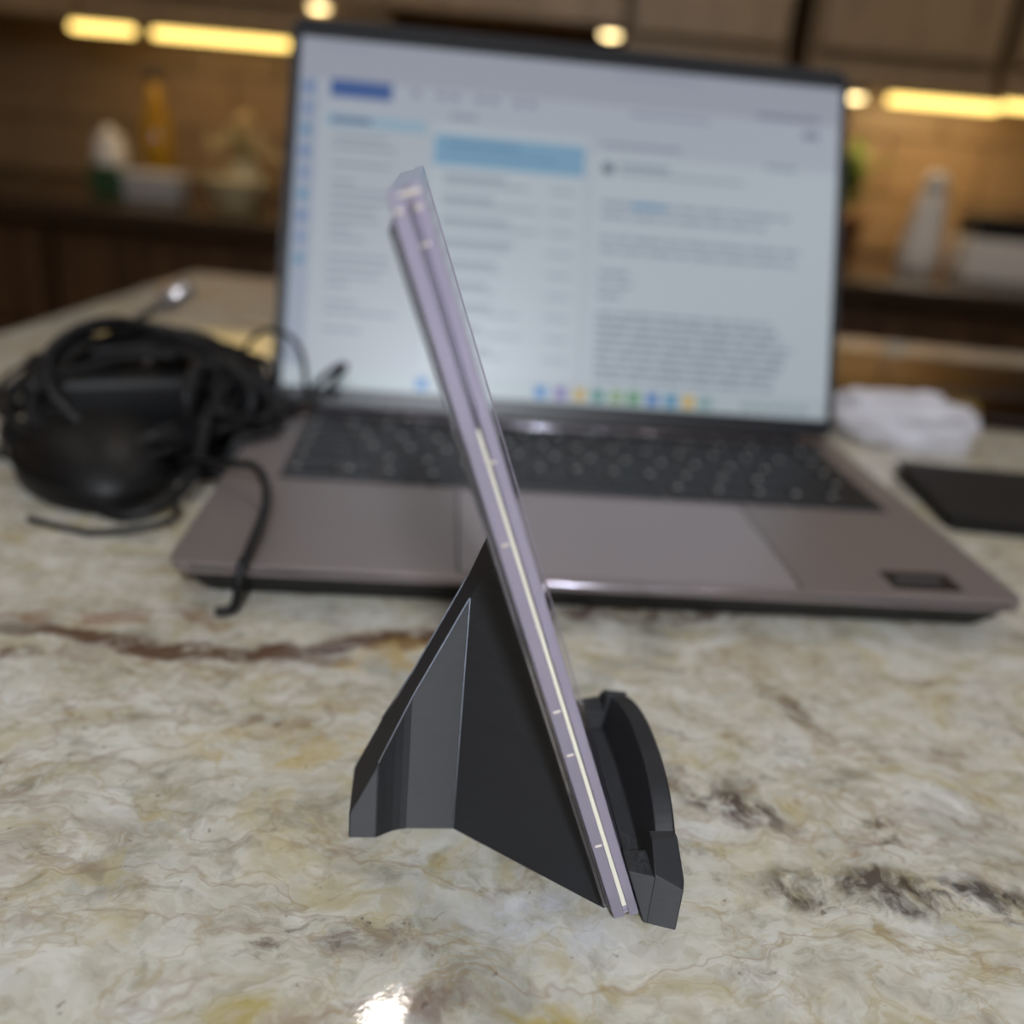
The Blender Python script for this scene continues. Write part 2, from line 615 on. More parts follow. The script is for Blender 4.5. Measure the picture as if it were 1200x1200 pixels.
ck = empty('cooktop', K(.46, .455, 0), KA)
tag(ck, 'black glass cooktop let into the granite right of the laptop lid', 'cooktop')
bm = bmesh.new()
rounded_slab(bm, -.275, .275, -.115, .125, .0003, .0045, .008, 5, .0012)
from_bm('glass_plate', bm, M['blackglass'], ck)
bm = bmesh.new()
rounded_slab(bm, -.278, .278, -.118, .128, .0001, .0018, .010, 5, .0004)
from_bm('frame', bm, M['steel'], ck)
for bx_, by_, br_ in ((-.16, .045, .06), (-.15, -.055, .045), (.12, .04, .07), (.14, -.06, .04)):
    bm = bmesh.new()
    tube_bm(bm, [(bx_ + br_ * math.cos(2 * PI * k / 40), by_ + br_ * math.sin(2 * PI * k / 40), .00462) for k in range(41)], .0004, 4)
    from_bm('burner_ring', bm, M['stickertext'], ck)

# ------------------------------------------------------------------ base cabinets and counter along the back wall
widths = [(-1.42, -.94), (-.93, -.45), (-.44, .30), (.31, .79), (.80, 1.28), (1.29, 1.7)]
names = ['far left end of the back wall, mostly outside the picture', 'left of the laptop lid, under the oil bottle',
         'hidden behind the laptop lid', 'just right of the laptop lid, below the green plant',
         'at right, below the white canister', 'far right end of the back wall']
for (a, b_), nm in zip(widths, names):
    cb = empty('base_cabinet', K((a + b_) / 2, 1.52, FLOOR), KA)
    tag(cb, 'dark brown wooden base cabinet ' + nm, 'cabinet', 'base cabinets along the back wall')
    h = (b_ - a) / 2
    box('carcass', (-h, -.25, .08), (h, .29, .87), M['cab'], cb)
    box('plinth', (-h, -.2, 0), (h, .29, .08), M['rail'], cb)
    dr = box('drawer', (-h + .012, -.27, .70), (h - .012, -.25, .855), M['cab'], cb, .004, 1)
    box('handle', (-.07, -.295, .775), (.07, -.283, .785), M['steel'], dr, .003, 1)
    for sx in (-1, 1):
        x0, x1 = sorted((sx * .004, sx * (h - .012)))
        d = box('door', (x0, -.27, .10), (x1, -.25, .69), M['cab'], cb, .004, 1)
        box('handle', (sx * .03 - .005, -.295, .50), (sx * .03 + .005, -.283, .63), M['steel'], d, .003, 1)
ct = kobj(box('counter_top', (-1.42, 1.225, -.035), (1.7, WALL - .016, 0), M['darkstone'], None, .008, 3))
tag(ct, 'long dark stone counter top along the back wall under the cabinet lights', 'counter')


# ------------------------------------------------------------------ wall cabinets and range hood
def wall_cabinet(a, b_, nm):
    h = (b_ - a) / 2
    cb = empty('wall_cabinet', K((a + b_) / 2, 1.66, .318), KA)
    tag(cb, nm, 'cabinet', 'wall cabinets above the back counter')
    box('carcass', (-h, -.14, 0), (h, .155, .95), M['cabup'], cb)
    box('light_rail', (-h, -.165, -.022), (h, -.145, .025), M['cabup'], cb, .003, 1)
    n = 2 if h > .2 else 1
    for k in range(n):
        x0 = -h + .008 + k * (2 * h / n)
        x1 = x0 + 2 * h / n - .016
        d = box('door', (x0, -.162, .032), (x1, -.14, .94), M['cabup'], cb, .003, 1)
        for nm2, lo, hi in (('stile', (x0, -.175, .032), (x0 + .045, -.162, .94)),
                            ('stile', (x1 - .045, -.175, .032), (x1, -.162, .94)),
                            ('rail', (x0 + .045, -.175, .032), (x1 - .045, -.162, .085)),
                            ('rail', (x0 + .045, -.175, .885), (x1 - .045, -.162, .94))):
            box(nm2, lo, hi, M['cabup'], d, .002, 1)
    return cb


wall_cabinet(-1.5, -.98, 'taupe wall cabinet at the far left end of the row')
wall_cabinet(-.97, -.40, 'taupe wall cabinet above the two long lights left of laptop lid')
wall_cabinet(.02, .30, 'narrow taupe wall cabinet behind the top right of laptop lid')
wall_cabinet(.34, .66, 'taupe wall cabinet above the single round light right of laptop')
wall_cabinet(.68, 1.3, 'taupe wall cabinet above the overlapping long lights at right')

hd = empty('range_hood', K(-.20, 1.62, .36), KA)
tag(hd, 'brown wooden range hood with two small lamps above the laptop lid', 'hood')
bm = bmesh.new()
prof = [(-.20, 0), (-.20, .10), (-.13, .26), (-.11, .60), (-.11, 1.1), (.19, 1.1), (.19, 0)]
vl = []
for sx in (-.18, .20):
    vl.append([bm.verts.new((sx, y, z)) for y, z in prof])
bm.faces.new(vl[0])
bm.faces.new(list(reversed(vl[1])))
for k in range(len(prof)):
    bm.faces.new((vl[0][k], vl[0][(k + 1) % len(prof)], vl[1][(k + 1) % len(prof)], vl[1][k]))
from_bm('hood_body', bm, M['cabup'], hd)
box('hood_rail', (-.19, -.212, -.012), (.21, -.19, .03), M['cabup'], hd, .003, 1)


def puck(loc, lab, mt, rad=.016):
    p = empty('puck_light', loc, 0)
    tag(p, lab, 'lamp', 'small round lamps under the cabinets')
    lathe('housing', [(rad * 1.3, 0), (rad * 1.3, .010), (rad * .9, .014)], M['steel'], p)
    lathe('lens', [(rad * .4, -.006), (rad, -.003), (rad, .001)], mt, p)
    return p


def bar(x0, x1, y, z, lab, watts=STRIP_W):
    b = empty('under_cabinet_light', K((x0 + x1) / 2, y, z), KA)
    tag(b, lab, 'lamp', 'long lamps under the wall cabinets')
    h = (x1 - x0) / 2
    box('housing', (-h - .006, -.016, .004), (h + .006, .020, .0205), M['steel'], b, .002, 1)
    bm2 = bmesh.new()
    add_box(bm2, (0, -.002, -.003), (2 * h, .024, .014), .006, 3)
    from_bm('diffuser', bm2, M['warm'], b, True)
    ld = bpy.data.lights.new('strip_glow', 'AREA')
    ld.shape = 'RECTANGLE'
    ld.size, ld.size_y = 2 * h, .012
    ld.color = (1.0, .72, .36)
    ld.energy = watts * h / .1
    lo_ = bpy.data.objects.new('strip_glow', ld)
    COL.objects.link(lo_)
    lo_.parent = b
    lo_.location = (0, .012, -.012)
    lo_.rotation_euler = (.55, 0, 0)
    return b


def kx(px_world_x, y):
    return px_world_x


bar(-1.02, -.90, 1.56, .290, 'shorter glowing bar lamp at far left under the wall cabinet', STRIP_W * .5)
bar(-.862, -.602, 1.56, .290, 'longer glowing bar lamp under cabinet beside laptop lid', STRIP_W * .5)
bar(.505, .70, 1.56, .289, 'glowing bar lamp right of the laptop, lower of two')
bar(.565, .83, 1.60, .299, 'glowing bar lamp right of the laptop, behind the other')
puck(K(.446, 1.56, .285), 'small round glowing lamp just right of laptop lid corner', M['puck'])
puck(K(-.53, 1.5, .348), 'small round glowing lamp above the left corner of laptop lid', M['puck'])
puck(K(-.01, 1.5, .345), 'small round glowing lamp above the middle of laptop lid', M['puck'])

# pendant lamp over the near side of the island
pl_ = empty('pendant_lamp', (PENDANT[0], PENDANT[1], CEIL))
tag(pl_, 'hanging lamp with white glass globe over the near side of the island', 'lamp')
dz = PENDANT[2] - CEIL
tube('cord', [(0, 0, -.02), (0, 0, dz + .07)], .003, M['cable'], pl_)
lathe('canopy', [(.05, 0), (.05, -.012), (.02, -.022)], M['steel'], pl_)
lathe('socket', [(.016, dz + .075), (.018, dz + .05), (.02, dz + .04)], M['steel'], pl_)
lathe('globe', [(.045 * math.sin(t), dz - .045 * math.cos(t)) for t in [PI * k / 12 for k in range(1, 12)]],
      emit('globe_light', COOL, PENDANT[3]), pl_)

# ceiling lamps
for i, (x, y, wts, colr) in enumerate(CANS):
    c = empty('ceiling_lamp', (x, y, CEIL))
    tag(c, ['recessed round ceiling lamp over the gap between island and back counter',
            'recessed round ceiling lamp behind the camera at left', 'recessed round ceiling lamp behind the camera at right',
            'recessed round ceiling lamp far left', 'recessed round ceiling lamp far right'][i], 'lamp', 'recessed ceiling lamps')
    lathe('trim_ring', [(.085, -.004), (.085, 0), (.055, 0), (.055, -.004)], M['white'], c)
    em = emit('ceiling_lamp_light', colr, wts * CAN_POWER)
    lathe('lamp_disc', [(.01, -.006), (.054, -.004), (.054, -.001)], em, c)

# ------------------------------------------------------------------ things on the back counter
def put(o, x, y, lab, cat, rz=0, z=0):
    o.location = K(x, y, z)
    o.rotation_euler = (0, 0, KA + rz)
    return tag(o, lab, cat)


b = empty('oil_bottle')
lathe('bottle', [(.026, 0), (.029, .01), (.029, .13), (.012, .18), (.011, .205)], M['amber'], b)
lathe('cap', [(.013, .205), (.013, .228), (.009, .232)], M['darkbox'], b)
put(b, -.885, 1.60, 'amber oil bottle standing at far left of back counter', 'bottle')
b = empty('storage_tin')
bm = bmesh.new(); add_box(bm, (0, 0, .022), (.062, .05, .044), .004); from_bm('body', bm, M['green'], b)
bm = bmesh.new(); add_box(bm, (0, 0, .048), (.066, .054, .008), .003); from_bm('lid', bm, M['green'], b)
put(b, -.905, 1.44, 'small dark green tin in front of the oil bottle', 'tin', .1)
b = empty('food_container')
bm = bmesh.new(); add_box(bm, (0, 0, .020), (.10, .07, .040), .006); from_bm('body', bm, M['grey'], b)
bm = bmesh.new(); add_box(bm, (0, 0, .045), (.106, .076, .009), .004); from_bm('lid', bm, M['white'], b)
put(b, -.81, 1.42, 'pale grey lidded food container beside the green tin', 'container', .06)
b = empty('ceramic_jar')
lathe('body', [(.024, 0), (.030, .008), (.032, .07), (.024, .095)], M['white'], b)
lathe('lid', [(.026, .095), (.026, .103), (.008, .108), (.008, .118)], M['white'], b)
put(b, -.965, 1.56, 'white ceramic jar at the left edge of the back counter', 'jar')
b = empty('serving_bowl')
lathe('bowl', [(.03, 0), (.033, .004), (.062, .05), (.064, .052), (.060, .052), (.03, .008)], M['cream'], b)
put(b, -.655, 1.40, 'cream ceramic bowl left of the laptop lid', 'bowl')
b = empty('dried_bouquet')
lathe('vase', [(.028, 0), (.036, .02), (.030, .06), (.018, .075), (.02, .08)], M['cream'], b)
bm = bmesh.new()
for k in range(26):
    a = random.uniform(0, 2 * PI); rr = random.uniform(.01, .065); hz = random.uniform(.10, .165) - rr * .5
    tube_bm(bm, [(0, 0, .07), (math.cos(a) * rr * .4, math.sin(a) * rr * .4, .1), (math.cos(a) * rr, math.sin(a) * rr, hz)], .0012, 4)
from_bm('stems', bm, M['leaf'], b)
rnd = random.Random(3)
bm = bmesh.new()
for k in range(40):
    a = rnd.uniform(0, 2 * PI); rr = rnd.uniform(.005, .07); hz = rnd.uniform(.10, .17) - rr * .6
    bmesh.ops.create_icosphere(bm, subdivisions=1, radius=rnd.uniform(.007, .014),
                               matrix=Matrix.Translation((math.cos(a) * rr, math.sin(a) * rr, hz)) @ Matrix.Diagonal((1, 1, .7, 1)))
fl = from_bm('flower_heads', bm, M['dry'], b, True)
fl['kind'] = 'stuff'
put(b, -.69, 1.55, 'beige dried flower bouquet in a cream vase behind the bowl', 'bouquet')
b = empty('glass_tumbler')
lathe('cup', [(.02, 0), (.026, .09), (.024, .09), (.019, .006)], M['glassy'], b)
put(b, -.60, 1.62, 'clear glass tumbler close to the laptop lid on back counter', 'glass')
b = empty('squeeze_bottle')
lathe('body', [(.034, 0), (.037, .01), (.036, .05), (.026, .12), (.022, .135)], M['white'], b)
lathe('cap', [(.022, .135), (.021, .16), (.012, .172)], M['white'], b)
put(b, .605, 1.50, 'tall tapering white bottle at right of back counter', 'bottle')
b = empty('canister')
bm = bmesh.new(); add_box(bm, (0, 0, .035), (.13, .10, .07), .008); from_bm('body', bm, M['white'], b)
bm = bmesh.new(); add_box(bm, (0, 0, .09), (.12, .09, .04), .006); from_bm('lid', bm, M['darkbox'], b)
put(b, .72, 1.45, 'square white canister with dark lid at the right edge', 'canister')
b = empty('potted_plant')
lathe('pot', [(.036, 0), (.046, .07), (.05, .075), (.046, .078), (.04, .068)], M['terra'], b)
rnd = random.Random(11)
me = bpy.data.meshes.new('leaf')
lw = [0, .012, .016, .011, 0]
vv, ff = [], []
for k, q in enumerate(lw):
    t = k / 4
    for s_ in (-1, 0, 1):
        vv.append((q * s_, t * .075, .012 * math.sin(t * PI) - abs(s_) * .003))
for k in range(4):
    for s_ in range(2):
        i = k * 3 + s_
        ff.append((i, i + 1, i + 4, i + 3))
me.from_pydata(vv, [], ff)
me.materials.append(M['leaf'])
for k in range(34):
    lf = bpy.data.objects.new('leaf', me)
    COL.objects.link(lf)
    lf.parent = b
    a = rnd.uniform(0, 2 * PI)
    lf.location = (math.cos(a) * .012, math.sin(a) * .012, .07 + rnd.uniform(0, .09))
    lf.rotation_euler = (rnd.uniform(.1, 1.1), 0, a)
    s_ = rnd.uniform(.7, 1.2)
    lf.scale = (s_, s_, s_)
put(b, .475, 1.60, 'green leafy plant in a brown pot just right of laptop lid', 'plant')

# ------------------------------------------------------------------ laptop
LW, LH, HY = .316, .016, .189
lap = empty('laptop', (0, 0, 0))
tag(lap, 'open silver laptop with black keyboard showing an email program', 'laptop')
bm = bmesh.new()
rounded_slab(bm, -LW / 2, LW / 2, 0, .213, .0122, LH, .009, 6, .0012)
from_bm('base_shell', bm, M['alu'], lap)
bm = bmesh.new()
rounded_slab(bm, -LW / 2 + .002, LW / 2 - .002, .001, .212, .0022, .0122, .009, 6, 0)
for v in bm.verts:
    if v.co.z < .005:
        v.co.x *= .965
        v.co.y = .1065 + (v.co.y - .1065) * .93
from_bm('bottom_cover', bm, M['rubber'], lap)
bm = bmesh.new()
tube_bm(bm, [(-LW / 2 + .008, .0004, LH - .0016), (LW / 2 - .008, .0004, LH - .0016)], .0012, 8)
from_bm('front_edge', bm, M['rim'], lap, True)
for sx in (-.12, .12):
    for sy in (.03, .18):
        lathe('rubber_foot', [(.008, 0), (.008, .0024)], M['rubber'], lap).location = (sx, sy, 0)
# keyboard: recessed well with single keys
kb = box('keyboard_well', (-.1345, .0865, LH - .001), (.1425, .1835, LH + .0002), M['well'], lap)
KX0, KX1 = -.1335, .1415
cache = {}


def key(x0, x1, y0, y1):
    g = .0013
    w, d = round(x1 - x0 - 2 * g, 5), round(y1 - y0 - 2 * g, 5)
    if (w, d) not in cache:
        bm = bmesh.new()
        r = bmesh.ops.create_cube(bm, size=1, matrix=Matrix.Diagonal((w, d, .0016, 1)))
        for v in bm.verts:
            if v.co.z > 0:
                v.co.x *= 1 - .0016 / w
                v.co.y *= 1 - .0016 / d
        f0 = len(bm.faces)
        # printed legend, flush on the cap
        lw_ = min(w * .16, .0022)
        q = [bm.verts.new((x, y, .00083)) for x, y in ((-w / 2 + .003, d * .10), (-w / 2 + .003 + lw_, d * .10),
                                                      (-w / 2 + .003 + lw_, d * .32), (-w / 2 + .003, d * .32))]
        f = bm.faces.new(q)
        f.material_index = 1
        me = bpy.data.meshes.new('key')
        bm.normal_update()
        bm.to_mesh(me)
        bm.free()
        me.materials.append(M['key'])
        me.materials.append(M['legend'])
        cache[(w, d)] = me
    o = bpy.data.objects.new('key', cache[(w, d)])
    COL.objects.link(o)
    o.parent = kb
    o.location = ((x0 + x1) / 2, (y0 + y1) / 2, LH + .001)


u_ = (KX1 - KX0) / 15.5
rows = [[1.3, 1, 1.1, 1.1, 5.3, 1.1, 1.1, 1.0, 1.0, 1.5],
        [2.25] + [1] * 10 + [2.25, 1.0],
        [1.75] + [1] * 11 + [1.75, 1.0],
        [1.5] + [1] * 12 + [1.0, 1.0],
        [1.0] + [1] * 12 + [1.5, 1.0],
        [1.0] * 15 + [.5]]
yy = .088
for ri, row in enumerate(rows):
    hh = .0168 if ri < 5 else .0095
    tot = sum(row)
    x = KX0
    for q in row:
        wq = q / tot * (KX1 - KX0)
        key(x, x + wq, yy, yy + hh)
        x += wq
    yy += hh
# touchpad
bm = bmesh.new()
rounded_slab(bm, -.0562, .070, .0035, .0825, LH - .0006, LH + .0003, .003, 4, 0)
tp = from_bm('touchpad', bm, M['pad'], lap)
box('groove', (-.0572, .0825, LH - .0004), (.071, .0832, LH + .00025), M['rim'], tp)
box('groove', (-.0572, .0035, LH - .0004), (-.0562, .0832, LH + .00015), M['bezel'], tp)
box('groove', (.070, .0035, LH - .0004), (.071, .0832, LH + .00015), M['bezel'], tp)
bm = bmesh.new()
rounded_slab(bm, .108, .136, .008, .0225, LH - .0001, LH + .0002, .0015, 3, 0)
st = from_bm('sticker', bm, M['sticker'], lap)
box('print_line', (.112, .0145, LH + .0001), (.130, .0165, LH + .0003), M['stickertext'], st)
# power key row edge and hinge
tube('hinge_bar', [(-.135, HY + .002, LH + .0005), (.135, HY + .002, LH + .0005)], .0042, M['bezel'], lap, 12)
tube('hinge_trim', [(-.15, HY - .004, LH + .0002), (.15, HY - .004, LH + .0004)], .0016, M['rim'], lap, 8)
# lid
TILT = .411
lid = empty('lid')
lid.parent = lap
lid.location = (0, HY, LH + .002)
lid.rotation_euler = (-TILT, 0, 0)       # local z runs up the lid, local y points to its back
bm = bmesh.new()
rounded_slab(bm, -LW / 2 + .0015, LW / 2 - .0025, .001, .2105, -.0015, .0042, .008, 6, .001)
for v in bm.verts:
    v.co = Vector((v.co.x, v.co.z, v.co.y))
from_bm('lid_shell', bm, M['lidm'], lid)
bm = bmesh.new()
rounded_slab(bm, -LW / 2 + .0025, LW / 2 - .0035, .0022, .2093, 0, .0006, .007, 6, 0)
for v in bm.verts:
    v.co = Vector((v.co.x, -.0015 - v.co.z, v.co.y))
from_bm('bezel', bm, M['bezel'], lid)
o = lathe('camera_lens', [(.0022, 0), (.0022, .0004)], M['brick'], lid, 16)
o.rotation_euler = (PI / 2, 0, 0)
o.location = (0, -.0021, .2045)
# display picture: an email window, faces coloured like the picture on the screen
DW, DH, DB = .3016, .1885, .011
quads = []


def q_(u0, v0, u1, v1, c, lay=1):
    quads.append((u0, v0, u1, v1, c, lay))


BG = lin(203, 212, 226)
WH = lin(214, 226, 236)
q_(0, 0, 1, 1, BG, 0)
q_(0, 0, 1, .115, lin(188, 194, 210), 1)
q_(0, .115, .035, .94, lin(180, 192, 212), 1)
q_(.035, .22, .235, .94, lin(206, 215, 226), 1)
q_(.24, .22, .525, .94, WH, 1)
q_(.535, .26, 1, .94, WH, 1)
q_(0, .945, 1, 1, lin(206, 220, 228), 1)
q_(.57, .015, .72, .028, lin(172, 180, 198), 2)
q_(.03, .02, .13, .028, lin(172, 180, 198), 2)
q_(.055, .115, .165, .165, lin(62, 104, 176), 2)          # blue button
for k in range(7):
    q_(.2 + k * .035 + .01 * (k % 2), .125, .215 + k * .035 + .01 * (k % 2), .145, lin(160, 170, 190), 2)
q_(.60, .13, .75, .142, lin(172, 182, 200), 2)
q_(.84, .095, .96, .112, lin(150, 158, 178), 2)
q_(.93, .14, .96, .16, lin(136, 150, 170), 2)
for k in range(9):                                       # icon rail
    q_(.008, .13 + k * .062, .026, .156 + k * .062, [lin(120, 150, 205), lin(140, 165, 210), lin(110, 165, 205)][k % 3], 2)
q_(.05, .215, .23, .25, lin(172, 206, 228), 2)
q_(.06, .222, .13, .240, lin(120, 140, 175), 3)
rq = random.Random(5)
v = .275
while v < .86:                                           # folder list
    q_(.065, v, .065 + rq.uniform(.04, .13), v + .010, lin(168, 178, 192), 2)
    v += .0275 if rq.random() < .85 else .05
q_(.27, .185, .32, .197, lin(160, 170, 188), 2)
q_(.245, .245, .52, .335, lin(140, 190, 224), 2)           # selected message
q_(.265, .262, .40, .274, lin(110, 160, 202), 3)
q_(.265, .292, .47, .302, lin(118, 168, 206), 3)
v = .36
while v < .90:                                           # message rows
    q_(.265, v, .265 + rq.uniform(.08, .14), v + .012, lin(160, 172, 188), 2)
    q_(.46, v + .018, .505, v + .028, lin(178, 190, 204), 2)
    q_(.265, v + .020, .265 + rq.uniform(.10, .18), v + .030, lin(176, 188, 202), 2)
    v += .062
q_(.55, .225, .70, .237, lin(165, 176, 194), 2)
q_(.553, .285, .575, .318, lin(120, 136, 150), 2)          # avatar
q_(.585, .285, .68, .297, lin(150, 162, 180), 2)
q_(.585, .306, .82, .316, lin(176, 186, 202), 2)
q_(.86, .25, .92, .262, lin(160, 172, 190), 2)
v = .40
for w_ in (.35, .30, 0, .38, .36, 0, .05, .06, .04, 0, 0):
    if w_:
        x = .555
        while x < .555 + w_:
            ww = rq.uniform(.02, .06)
            q_(x, v, min(x + ww, .96), v + .011, lin(152, 164, 184), 2)
            x += ww + .006
    v += .034
q_(.61, .398, .675, .414, lin(96, 160, 205), 3)
v = .725
for k in range(9):
    x = .555
    lim = .94 - rq.uniform(0, .06)
    while x < lim:
        ww = rq.uniform(.02, .07)
        q_(x, v, min(x + ww, lim), v + .011, lin(150, 164, 182), 2)
        x += ww + .006
    v += .0235
for u0, c in ((.235, lin(60, 150, 225)), (.45, lin(60, 150, 225)), (.487, lin(140, 120, 200)), (.522, lin(225, 190, 90)),
              (.556, lin(80, 160, 150)), (.59, lin(150, 190, 130)), (.622, lin(90, 170, 110)), (.657, lin(70, 140, 215)),
              (.692, lin(70, 160, 205)), (.725, lin(235, 200, 100)), (.757, lin(150, 190, 190))):
    q_(u0, .953, u0 + .022, .991, c, 2)
for k in range(5):
    q_(.84 + k * .026, .962, .853 + k * .026, .984, lin(160, 180, 190), 2)
vv, ff, cc = [], [], []
for u0, v0, u1, v1, c, lay in quads:
    i = len(vv)
    y = -.0022 - .00004 * lay
    for uu, vq in ((u0, v0), (u0, v1), (u1, v1), (u1, v0)):
        vv.append(((uu - .5) * DW, y, DB + (1 - vq) * DH))
    ff.append((i, i + 1, i + 2, i + 3))
    cc.append(c)
me = bpy.data.meshes.new('display')
me.from_pydata(vv, [], ff)
ca = me.color_attributes.new('Col', 'FLOAT_COLOR', 'CORNER')
for p in me.polygons:
    for li in p.loop_indices:
        ca.data[li].color = cc[p.index]
dsp = link('display', me, screen_mat(), lid)
dsp['label'] = 'lit display with a pale email window'

# ------------------------------------------------------------------ black printed stand; s = forward, w = away along the slab
TH = math.radians(-1.4)
SO = Vector((-.01746, -.13745, 0))
MID = .0355


def stand_to_world():
    return Matrix(((math.cos(TH), math.sin(TH), 0, SO.x), (-math.sin(TH), math.cos(TH), 0, SO.y), (0, 0, 1, 0), (0, 0, 0, 1)))


SM = stand_to_world()
stand = empty('display_stand')
stand.matrix_world = SM @ Matrix.Translation((0, MID, 0))
tag(stand, 'black 3D printed stand with sloping back support and arched front lip', 'stand')


def prism(plan, z1):
    bm = bmesh.new()
    lo = [bm.verts.new((x / 1000, y / 1000, 0)) for x, y in plan]
    f = bm.faces.new(lo)
    ex = bmesh.ops.extrude_face_region(bm, geom=[f])
    for v in ex['geom']:
        if isinstance(v, bmesh.types.BMVert):
            v.co.z = z1 / 1000
    return bm


def cut(bm, p, n):
    p = Vector(p) / 1000
    bmesh.ops.bisect_plane(bm, geom=list(bm.verts) + list(bm.edges) + list(bm.faces), plane_co=p, plane_no=Vector(n), clear_outer=True)
    es = [e for e in bm.edges if e.is_boundary]
    if es:
        bmesh.ops.contextual_create(bm, geom=es)


def bevel_mod(o, w=.00035):
    md = o.modifiers.new('bevel', 'BEVEL')
    md.width = w
    md.segments = 2
    md.limit_method = 'ANGLE'
    md.angle_limit = math.radians(12)


SL = .3705          # slope of the slab: ds/dz
half = [(-65, 8.7), (-58.4, 8.7), (-56.4, 7.4), (-54.6, 6.4), (-52.8, 5.8), (-51.2, 5.5), (-39.6, 5.4), (-5, 31.4)]
plan = half + [(x, -y) for x, y in reversed(half)]
bm = prism(plan, 95)
cut(bm, (-65, 0, 7.5), (-2.286, 0, 1))                 # sloping back
cut(bm, (-7.75, 0, 6), (1, 0, SL))                     # face the slab leans on
bs = from_bm('back_support', bm, M['print'], stand)
bevel_mod(bs)
# scuffed sharp edges of the print
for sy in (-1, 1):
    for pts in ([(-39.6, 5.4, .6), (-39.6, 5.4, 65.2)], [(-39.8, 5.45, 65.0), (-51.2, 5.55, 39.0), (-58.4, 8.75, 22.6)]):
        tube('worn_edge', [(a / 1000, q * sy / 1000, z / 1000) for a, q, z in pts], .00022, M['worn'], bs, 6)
# tray under the slab
bm = prism([(-7.2, 29.0), (1.2, 29.6), (1.2, -29.6), (-7.2, -29.0)], 3.2)
bp_ = from_bm('slot_floor', bm, M['print'], stand)
# end blocks
for sy, nm in ((-1, 'near'), (1, 'far')):
    pl = [(3.0, 34.9), (9.4, 37.0), (9.8, 35.2), (8.9, 26.5), (3.0, 26.5)]
    bm = prism([(x, y * sy) for x, y in pl], 19.0)
    cut(bm, (0, 36.6 * sy, 13.2), (.12, .86 * sy, 1))     # slanted top facet
    eb = from_bm('end_block', bm, M['print'], stand)
    bevel_mod(eb, .0003)
    bm = prism([(x, y * sy) for x, y in [(-3, 33.0), (3.4, 35.0), (3.4, 26.5), (-3, 26.5)]], 13.4)
    cut(bm, (0.35, 0, 5.7), (-1, 0, -SL))
    eb = from_bm('end_shelf', bm, M['print'], stand)
    bevel_mod(eb, .0003)
# arched front lip: cross-sections along w
bm = bmesh.new()
prev = None
NS = 28
for k in range(NS + 1):
    t = -1 + 2 * k / NS
    w_ = t * 31.5
    arch = 1 - abs(t) ** 2.4
    zt = 16.5 + 7.5 * arch
    so = 8.6 + 1.6 * arch
    si = 3.9 + 1.6 * arch
    sec = [(.9, 0), (so + .4, 0), (so, zt - .4), (so - .4, zt), (si, zt - .6), (si - 1.6, 8.4), (-.6, 8.4), (.9, 5.0)]
    ring = [bm.verts.new((a / 1000, w_ / 1000, z / 1000)) for a, z in sec]
    if prev:
        n_ = len(ring)
        for i in range(n_):
            bm.faces.new((prev[i], prev[(i + 1) % n_], ring[(i + 1) % n_], ring[i]))
    else:
        bm.faces.new(ring)
    prev = ring
bm.faces.new(list(reversed(prev)))
lp = from_bm('front_lip', bm, M['print'], stand)
bevel_mod(lp, .00025)

# ------------------------------------------------------------------ clear slab leaning in the stand
SLn, SW, ST = .1592, .071, .0071
ang = math.atan(SL)
slab = empty('clear_case')
# local x = thickness (front +), y = width, z = up along the slab; origin at the middle of its bottom front edge
RM = Matrix.Rotation(-ang, 4, 'Y')
slab.matrix_world = SM @ Matrix.Translation((.00095, MID, .0035)) @ RM
tag(slab, 'clear plastic display case leaning edge-on in the black stand', 'case')


def plate(name, x0, x1, inset, m, bev=.0004, zlo=None, zhi=None):
    bm = bmesh.new()
    rounded_slab(bm, -SW / 2 + inset, SW / 2 - inset, inset if zlo is None else zlo,
                 (SLn - inset) if zhi is None else zhi, x0, x1, .0022, 4, bev)
    for v in bm.verts:
        v.co = Vector((v.co.z, v.co.x, v.co.y))
    return from_bm(name, bm, m, slab)


plate('front_window', -.0020, -.0002, .0035, M['clearfront'])
for sy in (-1, 1):                                     # pale seam strips along the two long edges
    bm = bmesh.new()
    add_box(bm, (-.002625, sy * (SW / 2 - .0014), .0607), (.00095, .0026, .1145))
    for v in bm.verts:
        if v.co.z > .1 and v.co.x > -.0028:
            v.co.x = -.0026
    from_bm('seam_strip', bm, M['insert'], slab)
plate('bottom_rim', -.0031, -.00215, .0002, M['clearedge'], 0, .0002, .0034)
plate('top_rim', -.0031, -.00215, .0002, M['clearedge'], 0, SLn - .0040, SLn - .0002)
def ring(name, x0, x1, ins0, ins1):
    bm = bmesh.new()

    def loop(x, ins):
        y_, z0_, z1_ = SW / 2 - ins, ins, SLn - ins
        return [bm.verts.new(c) for c in ((x, -y_, z0_), (x, y_, z0_), (x, y_, z1_), (x, -y_, z1_))]
    lo_o, lo_i, hi_o, hi_i = loop(x0, ins0), loop(x0, ins1), loop(x1, ins0), loop(x1, ins1)
    for k in range(4):
        k2 = (k + 1) % 4
        for a_, b2 in ((lo_o, lo_i), (lo_i, hi_i), (hi_i, hi_o), (hi_o, lo_o)):
            bm.faces.new((a_[k], a_[k2], b2[k2], b2[k]))
    o = from_bm(name, bm, M['clearedge'], slab)
    bevel_mod(o, .0003)
    return o


